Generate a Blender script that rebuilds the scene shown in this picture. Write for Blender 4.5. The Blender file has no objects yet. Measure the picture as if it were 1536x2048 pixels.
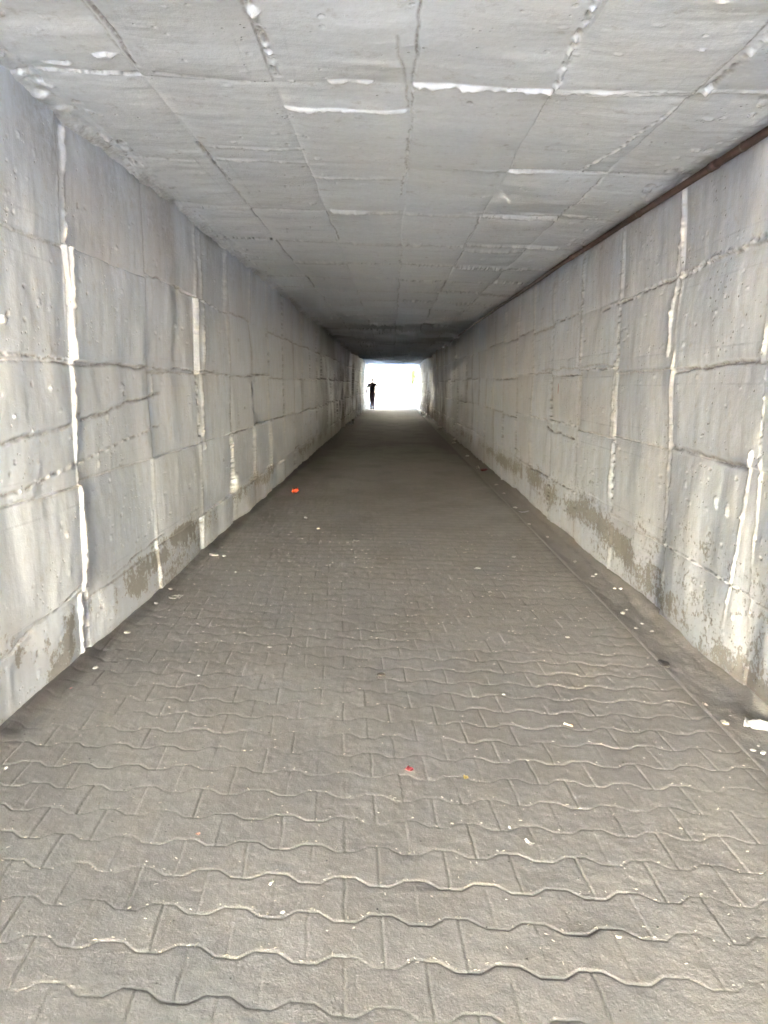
import bpy, bmesh, math, random
import numpy as np
from mathutils import Vector, Matrix, noise as mnoise

# ------------------------------------------------------------------ camera, sky, sun, exposure
scene = bpy.context.scene
R = math.radians
CAM_H = 1.42
cam_data = bpy.data.cameras.new('camera')
cam = bpy.data.objects.new('camera', cam_data)
scene.collection.objects.link(cam)
cam_data.sensor_fit = 'VERTICAL'
cam_data.sensor_height = 36
cam_data.lens = 1500 / 2048 * 36
cam_data.clip_start = 0.05
cam_data.clip_end = 2000
cam.location = (0, 0, CAM_H)
cam.rotation_euler = (R(90 - 9.65), 0, R(0.61))
scene.camera = cam

SUN_EL, SUN_AZ = 25, 190          # azimuth clockwise from +Y (the way the camera looks)
world = bpy.data.worlds.new('World')
scene.world = world
world.use_nodes = True
wn = world.node_tree.nodes
sky = wn.new('ShaderNodeTexSky')
sky.sky_type = 'NISHITA'
sky.sun_disc = False
sky.sun_elevation = R(SUN_EL)
sky.sun_rotation = R(SUN_AZ)
sky.air_density = 1.0
sky.dust_density = 0.6
wn['Background'].inputs['Strength'].default_value = 0.15
world.node_tree.links.new(sky.outputs[0], wn['Background'].inputs['Color'])
sun_l = bpy.data.lights.new('sun', 'SUN')
sun_l.energy = 4.5
sun_l.angle = R(0.5)
sun_l.color = (1.0, 0.992, 0.985)
sun = bpy.data.objects.new('sun', sun_l)
scene.collection.objects.link(sun)
sd = Vector((math.sin(R(SUN_AZ)) * math.cos(R(SUN_EL)), math.cos(R(SUN_AZ)) * math.cos(R(SUN_EL)), math.sin(R(SUN_EL))))
sun.rotation_euler = sd.to_track_quat('Z', 'Y').to_euler()
sun.location = sd * 60

vs = scene.view_settings
vs.view_transform = 'Standard'
vs.look = 'None'
vs.gamma = 1
vs.use_curve_mapping = False
vs.exposure = 7.86
cy = scene.cycles
cy.max_bounces = 24
cy.diffuse_bounces = 16
cy.glossy_bounces = 6
cy.caustics_reflective = False
cy.sample_clamp_indirect = 8
cy.use_denoising = True
cy.filter_width = 1.7

# ------------------------------------------------------------------ dimensions (metres)
XL, XR = 1.627, 1.665             # wall planes left and right of the camera
X_GUT = 1.385                     # where the pavers stop and the gutter begins
Y0, Y1 = -11.0, 50.5               # entrance behind the camera, exit ahead
C_D = [-6, 3.3, 4.4, 5.6, 10.2, 14.4, 24, 60]
C_R = [2.53, 2.54, 2.556, 2.579, 2.611, 2.636, 2.64, 2.70]
def ceil_z(x, y):
    zr = np.interp(y, C_D, C_R)
    zl = 2.742
    t = np.clip((x + XL) / (XL + XR), -.1, 1.1)
    return zl + (zr - zl) * t

rng = np.random.default_rng(7)
random.seed(7)

# ------------------------------------------------------------------ numpy noise
_perm = rng.permutation(4096)
_val = rng.random(4096) * 2 - 1
def vnoise(x, y, seed=0):
    x, y = np.broadcast_arrays(np.asarray(x, float), np.asarray(y, float))
    xi = np.floor(x).astype(np.int64); yi = np.floor(y).astype(np.int64)
    fx = x - xi; fy = y - yi
    fx = fx * fx * fx * (fx * (fx * 6 - 15) + 10); fy = fy * fy * fy * (fy * (fy * 6 - 15) + 10)
    def h(a, b): return _val[(_perm[(a + seed * 131) & 4095] + b * 57 + seed) & 4095]
    a = h(xi, yi); b = h(xi + 1, yi); c = h(xi, yi + 1); d = h(xi + 1, yi + 1)
    return (a * (1 - fx) + b * fx) * (1 - fy) + (c * (1 - fx) + d * fx) * fy
def fbm(x, y, seed=0, oct=4, gain=.5):
    s = 0; a = 1; n = 0
    for i in range(oct):
        s = s + a * vnoise(x * 2 ** i + 13.7 * i, y * 2 ** i + 7.3 * i, seed + i); n += a; a *= gain
    return s / n
def sstep(a, b, x):
    t = np.clip((x - a) / (b - a), 0, 1); return t * t * (3 - 2 * t)

def graded(start, end, k, mx, mn=.003):
    """depth samples whose spacing grows with distance squared"""
    out = [start]
    while out[-1] < end:
        y = max(abs(out[-1]), 1.6)
        out.append(out[-1] + min(mx, max(mn, k * y * y)))
    out[-1] = end
    return np.array(out)

# ------------------------------------------------------------------ object helpers
def link(o):
    scene.collection.objects.link(o); return o
def tag(o, label=None, cat=None, group=None, kind=None):
    if label: o['label'] = label
    if cat: o['category'] = cat
    if group: o['group'] = group
    if kind: o['kind'] = kind
    return o
def grid_object(name, P, mat, attrs=None, flip=False):
    """P: (nu, nv, 3) array of points -> one mesh"""
    nu, nv, _ = P.shape
    me = bpy.data.meshes.new(name)
    idx = np.arange(nu * nv).reshape(nu, nv)
    q = np.stack([idx[:-1, :-1], idx[1:, :-1], idx[1:, 1:], idx[:-1, 1:]], -1).reshape(-1, 4)
    if flip: q = q[:, ::-1]
    me.vertices.add(nu * nv)
    me.vertices.foreach_set('co', P.reshape(-1).astype(np.float32))
    me.loops.add(q.size)
    me.loops.foreach_set('vertex_index', q.reshape(-1).astype(np.int32))
    me.polygons.add(len(q))
    me.polygons.foreach_set('loop_start', (np.arange(len(q)) * 4).astype(np.int32))
    me.polygons.foreach_set('use_smooth', np.ones(len(q), bool))
    me.update(calc_edges=True)
    for k, v in (attrs or {}).items():
        a = me.attributes.new(k, 'FLOAT', 'POINT')
        a.data.foreach_set('value', v.reshape(-1).astype(np.float32))
    me.materials.append(mat)
    return link(bpy.data.objects.new(name, me))
def bm_object(name, bm, mat, parent=None, smooth=False):
    me = bpy.data.meshes.new(name)
    bm.normal_update()
    bm.to_mesh(me); bm.free()
    if mat: me.materials.append(mat)
    if smooth:
        for p in me.polygons: p.use_smooth = True
    o = link(bpy.data.objects.new(name, me))
    if parent: o.parent = parent
    return o

# ------------------------------------------------------------------ material helpers
class NT:
    def __init__(s, name):
        s.m = bpy.data.materials.new(name); s.m.use_nodes = True
        s.n = s.m.node_tree.nodes; s.l = s.m.node_tree.links
        s.b = s.n['Principled BSDF']
        s.co = s.n.new('ShaderNodeTexCoord').outputs['Object']
    def put(s, sock, v):
        if hasattr(v, 'is_linked') or isinstance(v, bpy.types.NodeSocket): s.l.new(v, sock)
        else: sock.default_value = v
    def map(s, scale=(1, 1, 1), loc=(0, 0, 0)):
        m = s.n.new('ShaderNodeMapping'); s.l.new(s.co, m.inputs[0])
        m.inputs['Scale'].default_value = scale; m.inputs['Location'].default_value = loc
        return m.outputs[0]
    def noise(s, scale, vec=None, detail=4, rough=.55, dist=0):
        t = s.n.new('ShaderNodeTexNoise'); s.l.new(vec or s.co, t.inputs['Vector'])
        t.inputs['Scale'].default_value = scale; t.inputs['Detail'].default_value = detail
        t.inputs['Roughness'].default_value = rough; t.inputs['Distortion'].default_value = dist
        return t.outputs['Fac']
    def voro(s, scale, vec=None, feature='F1'):
        t = s.n.new('ShaderNodeTexVoronoi'); s.l.new(vec or s.co, t.inputs['Vector'])
        t.inputs['Scale'].default_value = scale; t.feature = feature
        return t.outputs['Distance']
    def attr(s, name):
        t = s.n.new('ShaderNodeAttribute'); t.attribute_name = name; return t.outputs['Fac']
    def math(s, op, a, b=0.0, clamp=False):
        t = s.n.new('ShaderNodeMath'); t.operation = op; t.use_clamp = clamp
        s.put(t.inputs[0], a); s.put(t.inputs[1], b); return t.outputs[0]
    def ramp(s, fac, lo, hi, a=0.0, b=1.0):
        t = s.n.new('ShaderNodeMapRange'); s.put(t.inputs[0], fac)
        t.inputs[1].default_value = lo; t.inputs[2].default_value = hi
        t.inputs[3].default_value = a; t.inputs[4].default_value = b
        return t.outputs[0]
    def mix(s, f, a, b, mode='MIX'):
        t = s.n.new('ShaderNodeMix'); t.data_type = 'RGBA'; t.blend_type = mode; t.clamp_factor = True
        s.put(t.inputs['Factor'], f)
        s.put(t.inputs['A'], a if not isinstance(a, tuple) else (*a, 1)[:4])
        s.put(t.inputs['B'], b if not isinstance(b, tuple) else (*b, 1)[:4])
        return t.outputs['Result']
    def bump(s, h, dist, strength=1.0, prev=None):
        t = s.n.new('ShaderNodeBump'); s.put(t.inputs['Height'], h)
        t.inputs['Distance'].default_value = dist; t.inputs['Strength'].default_value = strength
        if prev: s.l.new(prev, t.inputs['Normal'])
        return t.outputs[0]
    def done(s, col, rough=.8, normal=None, spec=.5):
        s.put(s.b.inputs['Base Color'], col if not isinstance(col, tuple) else (*col, 1)[:4])
        s.put(s.b.inputs['Roughness'], rough)
        s.b.inputs['Specular IOR Level'].default_value = spec
        if normal: s.l.new(normal, s.b.inputs['Normal'])
        return s.m

def concrete(name, warm, cool, stretch, blotk=.34, spr=(.50, .60), limek=.5):
    t = NT(name)
    big = t.noise(1.6, detail=5, rough=.6)
    col = t.mix(t.ramp(big, .38, .62), warm, cool)
    blot = t.noise(5.5, t.map(stretch), detail=4, rough=.5)
    col = t.mix(t.ramp(blot, .35, .70, .0, blotk), col, (.455, .465, .475))
    fine = t.noise(38, detail=4, rough=.7)
    col = t.mix(t.ramp(fine, .35, .72, 0, .22), col, (.455, .465, .475))
    # worn tan patches and dark specks in the paint
    rub = t.noise(12, detail=6, rough=.75)
    col = t.mix(t.ramp(rub, .57, .68, 0, .5), col, (.46, .44, .425))
    spk = t.voro(26)
    spn = t.noise(4, detail=2)
    sp = t.math('MULTIPLY', t.ramp(spk, .10, .17, 1, 0), t.ramp(spn, *spr))
    col = t.mix(t.math('MULTIPLY', sp, .55), col, (.20, .18, .165))
    tint = t.attr('tint')
    col = t.mix(t.ramp(tint, 0, 1, 0, .3), col, (.46, .455, .46))
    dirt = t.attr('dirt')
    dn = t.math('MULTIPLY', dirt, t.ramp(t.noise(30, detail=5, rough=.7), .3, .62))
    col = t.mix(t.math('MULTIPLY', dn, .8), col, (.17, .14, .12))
    lime = t.attr('lime')
    col = t.mix(t.math('MULTIPLY', lime, limek), col, (.76, .755, .745))
    rn = t.noise(28, detail=8, rough=.8)
    pl = t.math('ADD', t.attr('peel'), t.ramp(rn, .36, .64, -.62, .62))
    pm = t.ramp(pl, -.03, .03)
    pcol = t.mix(t.noise(60, detail=5, rough=.8), (.24, .23, .215), (.40, .385, .365))
    col = t.mix(pm, col, pcol)
    col = t.mix(t.math('MULTIPLY', t.attr('rust'), .38), col, (.45, .39, .36))
    col = t.mix(t.math('MULTIPLY', t.attr('soot'), .85), col, (.125, .115, .11))  # soot streaks and the dimming with depth, both mixed into the colour
    n = t.bump(t.noise(120, detail=4, rough=.6), .0010, .6)
    n = t.bump(blot, .008, .5, n)
    n = t.bump(rub, .005, .6, n)
    n = t.bump(t.math('MULTIPLY', pm, -1), .004, .8, n)
    n = t.bump(t.math('MULTIPLY', sp, -1), .004, 1, n)
    return t.done(col, t.ramp(big, .3, .7, .54, .74), n, .42)

M_wallL = concrete('painted_concrete_left', (.66, .71, .80), (.65, .71, .81), (1, 2.4, .55))
M_wallR = concrete('painted_concrete_right', (.655, .70, .785), (.63, .70, .81), (1, 2.4, .55))
M_ceil = concrete('painted_concrete_ceiling', (.815, .83, .85), (.80, .83, .865), (.5, 2.6, 1), .12, (.58, .68), .6)

# ------------------------------------------------------------------ plate-cast surfaces (numpy height fields)
def cell_index(edges, x): return np.clip(np.searchsorted(edges, x) - 1, 0, len(edges) - 2)

class Surf:
    """height (towards the inside) over coordinates u (along the tunnel) and v (across)"""
    def __init__(s, u, v, seed):
        s.u, s.v, s.seed = u, v, seed
        s.U, s.V = np.meshgrid(u, v, indexing='ij')
        s.h = np.zeros_like(s.U); s.dirt = np.zeros_like(s.U); s.lime = np.zeros_like(s.U)
        s.peel = np.full_like(s.U, -1.0); s.tint = np.zeros_like(s.U); s.n = 0
        s.rs = .80; s.soot = np.zeros_like(s.U); s.rust = np.zeros_like(s.U)
    def seam(s, along, p0, a0, p1, a1, kind, w=.010, amp=.012):
        """line from (pos p0, along a0) to (p1, a1); along = 'u' or 'v'"""
        s.n += 1; sd = s.seed * 50 + s.n
        if a1 < a0: p0, a0, p1, a1 = p1, a1, p0, a0
        A, B = (s.u, s.v) if along == 'u' else (s.v, s.u)
        ia = slice(max(0, np.searchsorted(A, a0) - 1), np.searchsorted(A, a1) + 1)
        lo, hi = min(p0, p1) - .09, max(p0, p1) + .09
        ib = slice(np.searchsorted(B, lo), np.searchsorted(B, hi))
        sl = (ia, ib) if along == 'u' else (ib, ia)
        a = (s.U if along == 'u' else s.V)[sl]; b = (s.V if along == 'u' else s.U)[sl]
        if a.size == 0: return
        t = (a - a0) / max(a1 - a0, 1e-6)
        pos = p0 + (p1 - p0) * t + .010 * vnoise(a * 4.3, 0, sd) + .005 * vnoise(a * 17, 5, sd)
        # never thinner than the mesh can carry
        if along == 'u':
            sp = np.gradient(s.v)[ib][None, :] * np.ones_like(a)
        else:
            sp = np.gradient(s.u)[ib][:, None] * np.ones_like(a)
        if kind == 'ridge': w, amp = w * s.rs, amp * s.rs
        far_k = 1 + .8 * min(1.5, max(0, ((p0 if along == 'v' else .5 * (a0 + a1)) - 5) / 8))
        w, amp = w * far_k, amp * far_k
        ww = np.maximum(w, sp * .8)
        d = (b - pos)
        ends = sstep(0, .04, a - a0 + .02) * sstep(0, .04, a1 - a + .02)
        mod = .65 + .5 * vnoise(a * 7, 1, sd) + .25 * vnoise(a * 38, 2, sd)
        if kind == 'ridge':
            g = np.exp(-(d / (ww * (1 + .5 * vnoise(a * 24, 3, sd)))) ** 2) * np.clip(mod + .30 * vnoise(a * 3.1, b * 30, sd) + .25 * vnoise(a * 55, b * 60, sd), .22, 1.4) * ends
            s.h[sl] += amp * g
            s.lime[sl] = np.maximum(s.lime[sl], np.clip(g * 1.3 - .1, 0, 1))
            s.dirt[sl] = np.maximum(s.dirt[sl], .45 * np.exp(-((d - ww * 1.8) / (ww * 1.2)) ** 2) * ends)
        elif kind == 'crack':
            g = np.exp(-(d / (ww * .8)) ** 2) * np.clip(mod, .2, 1.3) * ends
            s.h[sl] -= amp * g
            s.dirt[sl] = np.maximum(s.dirt[sl], np.clip(g * 1.2, 0, 1))
        elif kind == 'step':      # one plate proud of its neighbour
            g = np.exp(-(np.abs(d) / .07)) * ends
            s.h[sl] += amp * np.where(d > 0, 1, -1) * g * .5 * np.clip(mod, .3, 1.3)
            s.dirt[sl] = np.maximum(s.dirt[sl], .8 * np.exp(-(d / ww) ** 2) * ends)
        else:                     # 'bead': crumbs of mortar and pits in turn
            bn = vnoise(a * 26, 4, sd) + .5 * vnoise(a * 61, 9, sd)
            g = np.exp(-(d / (ww * .9)) ** 2) * ends
            s.h[sl] += amp * g * np.clip(bn * 1.6, -1, 1)
            s.dirt[sl] = np.maximum(s.dirt[sl], g * np.clip(-bn * 2.2 + .15, 0, 1))
            s.lime[sl] = np.maximum(s.lime[sl], g * np.clip(bn * 2.0 - .3, 0, 1))
    def blob(s, u, v, ru, rv, amp, lime=0, dirt=0):
        iu = slice(np.searchsorted(s.u, u - 3 * ru), np.searchsorted(s.u, u + 3 * ru))
        iv = slice(np.searchsorted(s.v, v - 3 * rv), np.searchsorted(s.v, v + 3 * rv))
        a, b = s.U[iu, iv], s.V[iu, iv]
        if a.size == 0: return
        q = np.sqrt(((a - u) / ru) ** 2 + ((b - v) / rv) ** 2) + .45 * fbm(a / ru * 1.6, b / rv * 1.6, int(abs(u * 97)) % 60, 3)
        g = 1 - sstep(.55, 1.1, q)
        s.h[iu, iv] += amp * g
        if lime: s.lime[iu, iv] = np.maximum(s.lime[iu, iv], g * lime)
        if dirt: s.dirt[iu, iv] = np.maximum(s.dirt[iu, iv], g * dirt)
    def attrs(s): return dict(dirt=s.dirt, lime=s.lime, peel=s.peel, tint=s.tint, soot=s.soot, rust=s.rust)

u_wall = np.concatenate([np.arange(Y0, 1.0, .05), graded(1.0, Y1, .00075, .11)])

def build_wall(side, first, pitch, rows, seed):
    v = np.concatenate([np.arange(0, .6, .0042), np.arange(.6, 2.84, .0046)])
    s = Surf(u_wall, v, seed)
    U, V = s.U, s.V
    r = np.random.default_rng(seed)
    # bulges of the cast plates and the cloth-like drape of the paint
    s.h += .022 * fbm(U * 1.1, V * 1.3, seed, 3)
    s.h += .0090 * fbm(U * 3.6, V * 1.9, seed + 3, 3)
    s.h += .0020 * fbm(U * 11, V * 9, seed + 6, 3)
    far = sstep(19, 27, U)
    s.h += far * (.10 * fbm(U * 1.1, V * .35, seed + 9, 3) + .04 * fbm(U * 2.5, V * 1.1, seed + 12, 3))
    # seams between plates
    us = [first - pitch * k for k in range(7, 0, -1)] + [first]
    while us[-1] < Y1: us.append(us[-1] + pitch * (1 + r.uniform(-.03, .03)))
    us = np.array(us)
    ci = cell_index(us, U)
    jit = r.uniform(-.035, .035, (len(us), len(rows) + 1))
    hh = r.normal(0, .0035, (len(us), len(rows) + 2))
    til = r.normal(0, .006, (len(us), len(rows) + 2))
    tn = r.random((len(us), len(rows) + 2))
    rj = np.zeros_like(U, int)
    for j, rv in enumerate(rows):
        rj += (V > rv + jit[ci, j] + .004 * vnoise(U * 6, j, seed)).astype(int)
    s.h += 1.3 * hh[ci, rj] + 1.6 * til[ci, rj] * (U - (us[ci] + pitch / 2))
    pu = (U - us[ci]) / pitch
    lo_e = np.array([0.] + list(rows))[rj]; hi_e = np.array(list(rows) + [2.8])[rj]
    pv = np.clip((V - lo_e) / (hi_e - lo_e), 0, 1)
    s.h += .010 * (1 - np.abs(2 * pu - 1) ** 5) * (1 - np.abs(2 * pv - 1) ** 4) + .007 * r.normal(0, 1, hh.shape)[ci, rj] * (pv - .5) * .5
    s.tint = tn[ci, rj] ** 2
    for i, su in enumerate(us[:-1]):
        if su > Y0:
            prev = 0
            bounds = [0] + list(rows) + [2.84]
            for j in range(len(bounds) - 1):
                k = r.choice(['ridge', 'ridge', 'bead', 'crack', 'step'], p=[.3, .25, .2, .1, .15])
                o = r.uniform(-.012, .012)
                s.seam('v', su + o, bounds[j], su + o + r.uniform(-.01, .01), bounds[j + 1], k,
                       r.uniform(.005, .010), r.uniform(.008, .014))
        for j, rv in enumerate(rows):
            p = rv + jit[i, j]
            k = r.choice(['crack', 'bead', 'step', 'ridge', 'none'], p=[.24, .3, .22, .04, .2])
            if k != 'none' and us[i + 1] > Y0:
                s.seam('u', p, max(Y0, su), p + r.uniform(-.01, .01), us[i + 1], k, r.uniform(.006, .009), r.uniform(.006, .012))
    # crumbs and pits
    for _ in range(900):
        u = 2.2 + 20 * r.random() ** 1.6; vv = r.uniform(.05, 2.6); q = r.uniform(.004, .013)
        if r.random() < .5: s.blob(u, vv, q, q * r.uniform(.7, 1.6), -r.uniform(.003, .008), dirt=r.choice([0, .6, .9]))
        else: s.blob(u, vv, q * 1.5, q * r.uniform(1, 2), r.uniform(.002, .006), lime=r.choice([0, 0, 0, .3]))
    # peeled paint along the foot of the wall
    band = np.exp(-((V - .27 - .08 * vnoise(U * .9, 0, seed + 20)) / .19) ** 2)
    bc = .30 if side < 0 else np.clip(.10 + .085 * (U - 3.5), .10, .34)
    band = np.exp(-((V - bc - .05 * vnoise(U * 1.7, 0, seed + 20)) / .10) ** 2)
    brk = fbm(U * 1.25, 3, seed + 23, 2)
    s.peel = (-.72 if side < 0 else -.50) + band * (.62 + .75 * brk) + .62 * fbm(U * 3.4, V * 6.5, seed + 21, 5, .62) + .38 * vnoise(U * 19, V * 4, seed + 25) * band - .55 * sstep(.5, .85, V)
    if side < 0:
        for (pu_, pv_, au, av, k) in ((3.45, .06, .12, .10, 1.2), (3.60, .20, .08, .14, 1.1), (4.6, .19, .16, .07, 1.1), (5.1, .24, .22, .05, 1.0), (5.6, .34, .25, .05, 1.0), (5.3, .10, .5, .10, .75), (6.2, .22, .4, .15, .7)):
            s.peel += k * np.exp(-((U - pu_) / au) ** 2 - ((V - pv_) / av) ** 2)
    s.rust = sstep(1.75, 2.45, V) * np.clip((.25 if side > 0 else -.05) + 1.1 * fbm(U * 1.3, V * .6, seed + 70, 4) + .35 * fbm(U * 8, V * .8, seed + 74, 3), 0, 1)
    s.rust = np.maximum(s.rust, np.clip(1.5 * fbm(U * .9, V * 1.3, seed + 77, 5) - .35, 0, .7))
    s.soot = np.maximum(sstep(18, 24, U) * (1 - .35 * sstep(27.6, 28.4, U) - .35 * sstep(32, 42, U)) * sstep(-.02, .12, fbm(U * 1.1, V * .45, seed + 60, 4)) * (.55 + .45 * (1 - sstep(.6, 1.6, V))),  # soot streaks, thinned near the exit to paint in its glow
                        (.85 if side < 0 else .55) * sstep(14.5, 18.5, U) * (1 - sstep(27.8, 28.3, U)) * np.clip(.8 + .9 * fbm(U * .5, V * .8, seed + 62, 3), 0, 1))  # mid-tunnel darkness painted on along with the soot
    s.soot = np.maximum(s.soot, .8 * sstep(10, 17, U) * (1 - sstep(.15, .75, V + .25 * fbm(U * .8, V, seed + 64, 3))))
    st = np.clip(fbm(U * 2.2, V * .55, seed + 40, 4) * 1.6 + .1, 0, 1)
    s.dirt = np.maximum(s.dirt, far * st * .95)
    s.dirt = np.maximum(s.dirt, .55 * sstep(2.25, 2.62, V) * np.clip(.35 + fbm(U * 3.2, V * .8, seed + 43, 4), 0, 1))
    low = 1 - sstep(.0, .10, V + .03 * vnoise(U * 5, 0, seed + 22))
    s.dirt = np.maximum(s.dirt, low * .75)
    s.tint = np.clip(s.tint + .9 * (1 - sstep(.05, .6, V)) * np.clip(.5 + fbm(U * 1.4, V * 2, seed + 30, 3), 0, 1), 0, 1.5)
    return s, us

ROWS_L = [.36, .97, 1.555, 2.13]
SL, usL = build_wall(-1, 3.84, 1.25, ROWS_L, 11)
# what stands out on the left wall
SL.seam('v', 3.75, 0.0, 3.93, 2.70, 'ridge', .0125, .026)
SL.seam('u', 1.18, 2.9, 1.40, 5.35, 'crack', .012, .010)
SL.seam('u', .98, 3.0, 1.18, 5.3, 'bead', .009, .007)
SL.seam('v', 5.16, 1.35, 5.2, 1.6, 'ridge', .012, .018)
SL.seam('v', 6.45, .9, 6.5, 2.72, 'ridge', .012, .016)
SL.seam('u', 1.55, 2.6, 1.57, 6.9, 'crack', .009, .010)
SL.seam('u', .30, 2.8, .42, 3.75, 'crack', .010, .014)
SL.seam('u', .36, 4.2, .40, 5.2, 'crack', .008, .012)
SL.seam('v', 7.7, 0, 7.7, .55, 'ridge', .016, .022)
SL.blob(3.2, 1.72, .03, .02, .012, .6, .0)
SL.blob(3.24, 1.74, .015, .02, -.012, 0, .9)
SL.blob(4.55, 1.43, .03, .03, .014, .3); SL.blob(4.60, 1.40, .02, .02, -.012, 0, .9)

ROWS_R = [.50, 1.05, 1.555, 2.06]
SR, usR = build_wall(1, 4.5, 1.13, ROWS_R, 23)
SR.seam('v', 4.62, 1.62, 4.58, 2.08, 'ridge', .018, .030)
SR.seam('v', 4.55, 2.08, 4.52, 2.56, 'ridge', .012, .018)
SR.seam('v', 3.42, 1.6, 3.40, 2.5, 'ridge', .012, .020)
SR.seam('v', 3.60, .25, 3.45, 1.15, 'ridge', .011, .018)
SR.seam('v', 5.72, .3, 5.70, 1.62, 'ridge', .009, .018)
SR.seam('v', 6.78, 1.7, 6.76, 2.55, 'ridge', .012, .02)
SR.seam('v', 4.55, .55, 4.52, 1.6, 'ridge', .007, .010)
SR.seam('u', 1.56, 3.45, 1.52, 4.5, 'crack', .010, .014)
SR.seam('u', 1.06, 3.5, 1.09, 4.5, 'crack', .016, .016)
SR.seam('u', 2.10, 3.4, 2.02, 6.2, 'bead', .011, .012)
SR.seam('u', .95, 6.9, 1.0, 8.2, 'crack', .010, .014)
SR.seam('u', 1.60, 5.7, 1.60, 8.5, 'step', .006, .012)
for a, b in ((3.80, .86), (3.66, .84)):
    SR.blob(a, b, .024, .036, .008, 0)

def wall_points(s, side):
    x = -XL + s.h if side < 0 else XR - s.h
    return np.stack([x, s.U, s.V - .03], -1)
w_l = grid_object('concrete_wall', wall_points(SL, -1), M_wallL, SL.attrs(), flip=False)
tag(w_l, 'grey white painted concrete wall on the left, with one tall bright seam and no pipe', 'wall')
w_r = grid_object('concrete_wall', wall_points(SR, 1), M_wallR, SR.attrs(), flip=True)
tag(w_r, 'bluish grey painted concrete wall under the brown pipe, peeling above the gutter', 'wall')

# ------------------------------------------------------------------ ceiling
vx = np.arange(-1.74, 1.76, .0048)
SC = Surf(u_wall, vx, 37); SC.rs = .88
U, V = SC.U, SC.V
SK = math.tan(R(3.6))
Us = U + V * SK                                     # the plates were laid a little askew
r = np.random.default_rng(5)
SC.h += .018 * fbm(U * 1.2, V * 1.0, 41, 3) + .007 * fbm(U * 4.5, V * 1.8, 44, 3) + .0016 * fbm(U * 12, V * 8, 47, 3)
farc = sstep(8, 20, U)
SC.h += farc * (.12 * fbm(U * 1.3, V * .35, 51, 3) + .03 * fbm(U * 3.3, V * .5, 53, 2))
longs = [-1.05, -.486, .085, .65, 1.20]
trans = [3.33 - 1.22 * k for k in range(7, 0, -1)] + [3.33]
while trans[-1] < Y1: trans.append(trans[-1] + 1.215 * (1 + r.uniform(-.02, .02)))
trans = np.array(trans)
ci = cell_index(trans, Us)
cj = np.zeros_like(U, int)
for x in longs: cj += (V > x + .01 * vnoise(U * 2, x * 9, 3)).astype(int)
hh = r.normal(0, .0045, (len(trans), 7)); tn = r.random((len(trans), 7)); til = r.normal(0, .006, (len(trans), 7))
pu = (Us - trans[ci]) / 1.215
xe0 = np.array([-1.74] + longs + [1.755]); pv = np.clip((V - xe0[cj]) / (xe0[cj + 1] - xe0[cj]), 0, 1)
SC.h += .011 * (1 - np.abs(2 * np.clip(pu, 0, 1) - 1) ** 5) * (1 - np.abs(2 * pv - 1) ** 4)
SC.h += hh[ci, cj] * (1 + 2.2 * farc) + til[ci, cj] * (Us - trans[ci] - .6)
SC.tint = tn[ci, cj] ** 2 * .8
xe = [-1.74] + longs + [1.755]
for i, t0 in enumerate(trans[:-1]):
    for j in range(6):
        a, b = xe[j], xe[j + 1]
        k = r.choice(['ridge', 'bead', 'crack', 'step', 'none'], p=[.62, .12, .04, .10, .12])
        if k == 'none': continue
        o = r.uniform(-.012, .012) + (0 if r.random() < .8 else r.uniform(-.3, .3))
        f = 1 + 1.6 * min(1, max(0, (t0 - 8) / 12))
        SC.seam('v', t0 - a * SK + o, a, t0 - b * SK + o + r.uniform(-.01, .01), b, k, r.uniform(.006, .010) * f, r.uniform(.010, .019) * f)
    for x in longs:
        k = r.choice(['bead', 'crack', 'step', 'none'], p=[.4, .1, .15, .35])
        if k != 'none':
            SC.seam('u', x, max(Y0, t0), x + r.uniform(-.008, .008), trans[i + 1], k, r.uniform(.004, .007), r.uniform(.004, .008))
SC.seam('v', 3.33 - .09 * SK, .09, 3.31 - 1.66 * SK, 1.66, 'ridge', .010, .018)
SC.seam('v', 3.34, -.98, 3.34 + .6 * SK, -.60, 'crack', .012, .016)
SC.seam('v', 3.33, -.26, 3.33, -.08, 'ridge', .009, .016)
SC.seam('v', 4.60, -1.04, 4.58, -.49, 'ridge', .009, .018)
SC.seam('v', 4.57, .12, 4.55, .80, 'ridge', .008, .014)
SC.seam('v', 5.80, -.45, 5.78, .05, 'ridge', .012, .02)
SC.seam('v', 5.66, .55, 5.62, 1.45, 'ridge', .008, .016)
SC.seam('v', 7.0, -.42, 6.9, 1.45, 'ridge', .010, .018)
SC.seam('v', 9.3, -.7, 9.25, .1, 'ridge', .012, .02)
SC.seam('v', 8.3, -.6, 8.2, 1.4, 'bead', .010, .015)
SC.seam('u', .02, 2.9, .075, 3.6, 'crack', .005, .006)
SC.seam('u', .085, 4.0, .06, 5.3, 'bead', .006, .007)
SC.seam('u', -.48, 2.5, -.47, 3.3, 'bead', .012, .014)
SC.seam('u', -1.0, 2.4, -1.05, 3.3, 'crack', .012, .012)
SC.seam('u', -1.05, 4.3, -1.04, 5.1, 'crack', .012, .016)
SC.seam('u', .62, 2.4, .66, 3.3, 'bead', .010, .014)
SC.seam('u', 1.25, 2.6, 1.24, 3.25, 'bead', .014, .018)
SC.seam('u', 1.19, 3.4, 1.05, 4.5, 'bead', .008, .009)
SC.blob(3.22, -1.14, .03, .045, .014, .8)
SC.blob(3.33, -1.36, .012, .07, .010, .6)
SC.blob(2.78, -.47, .03, .02, .012, .7)
SC.blob(9.6, -1.5, .12, .06, -.014, 0, .7)
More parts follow.
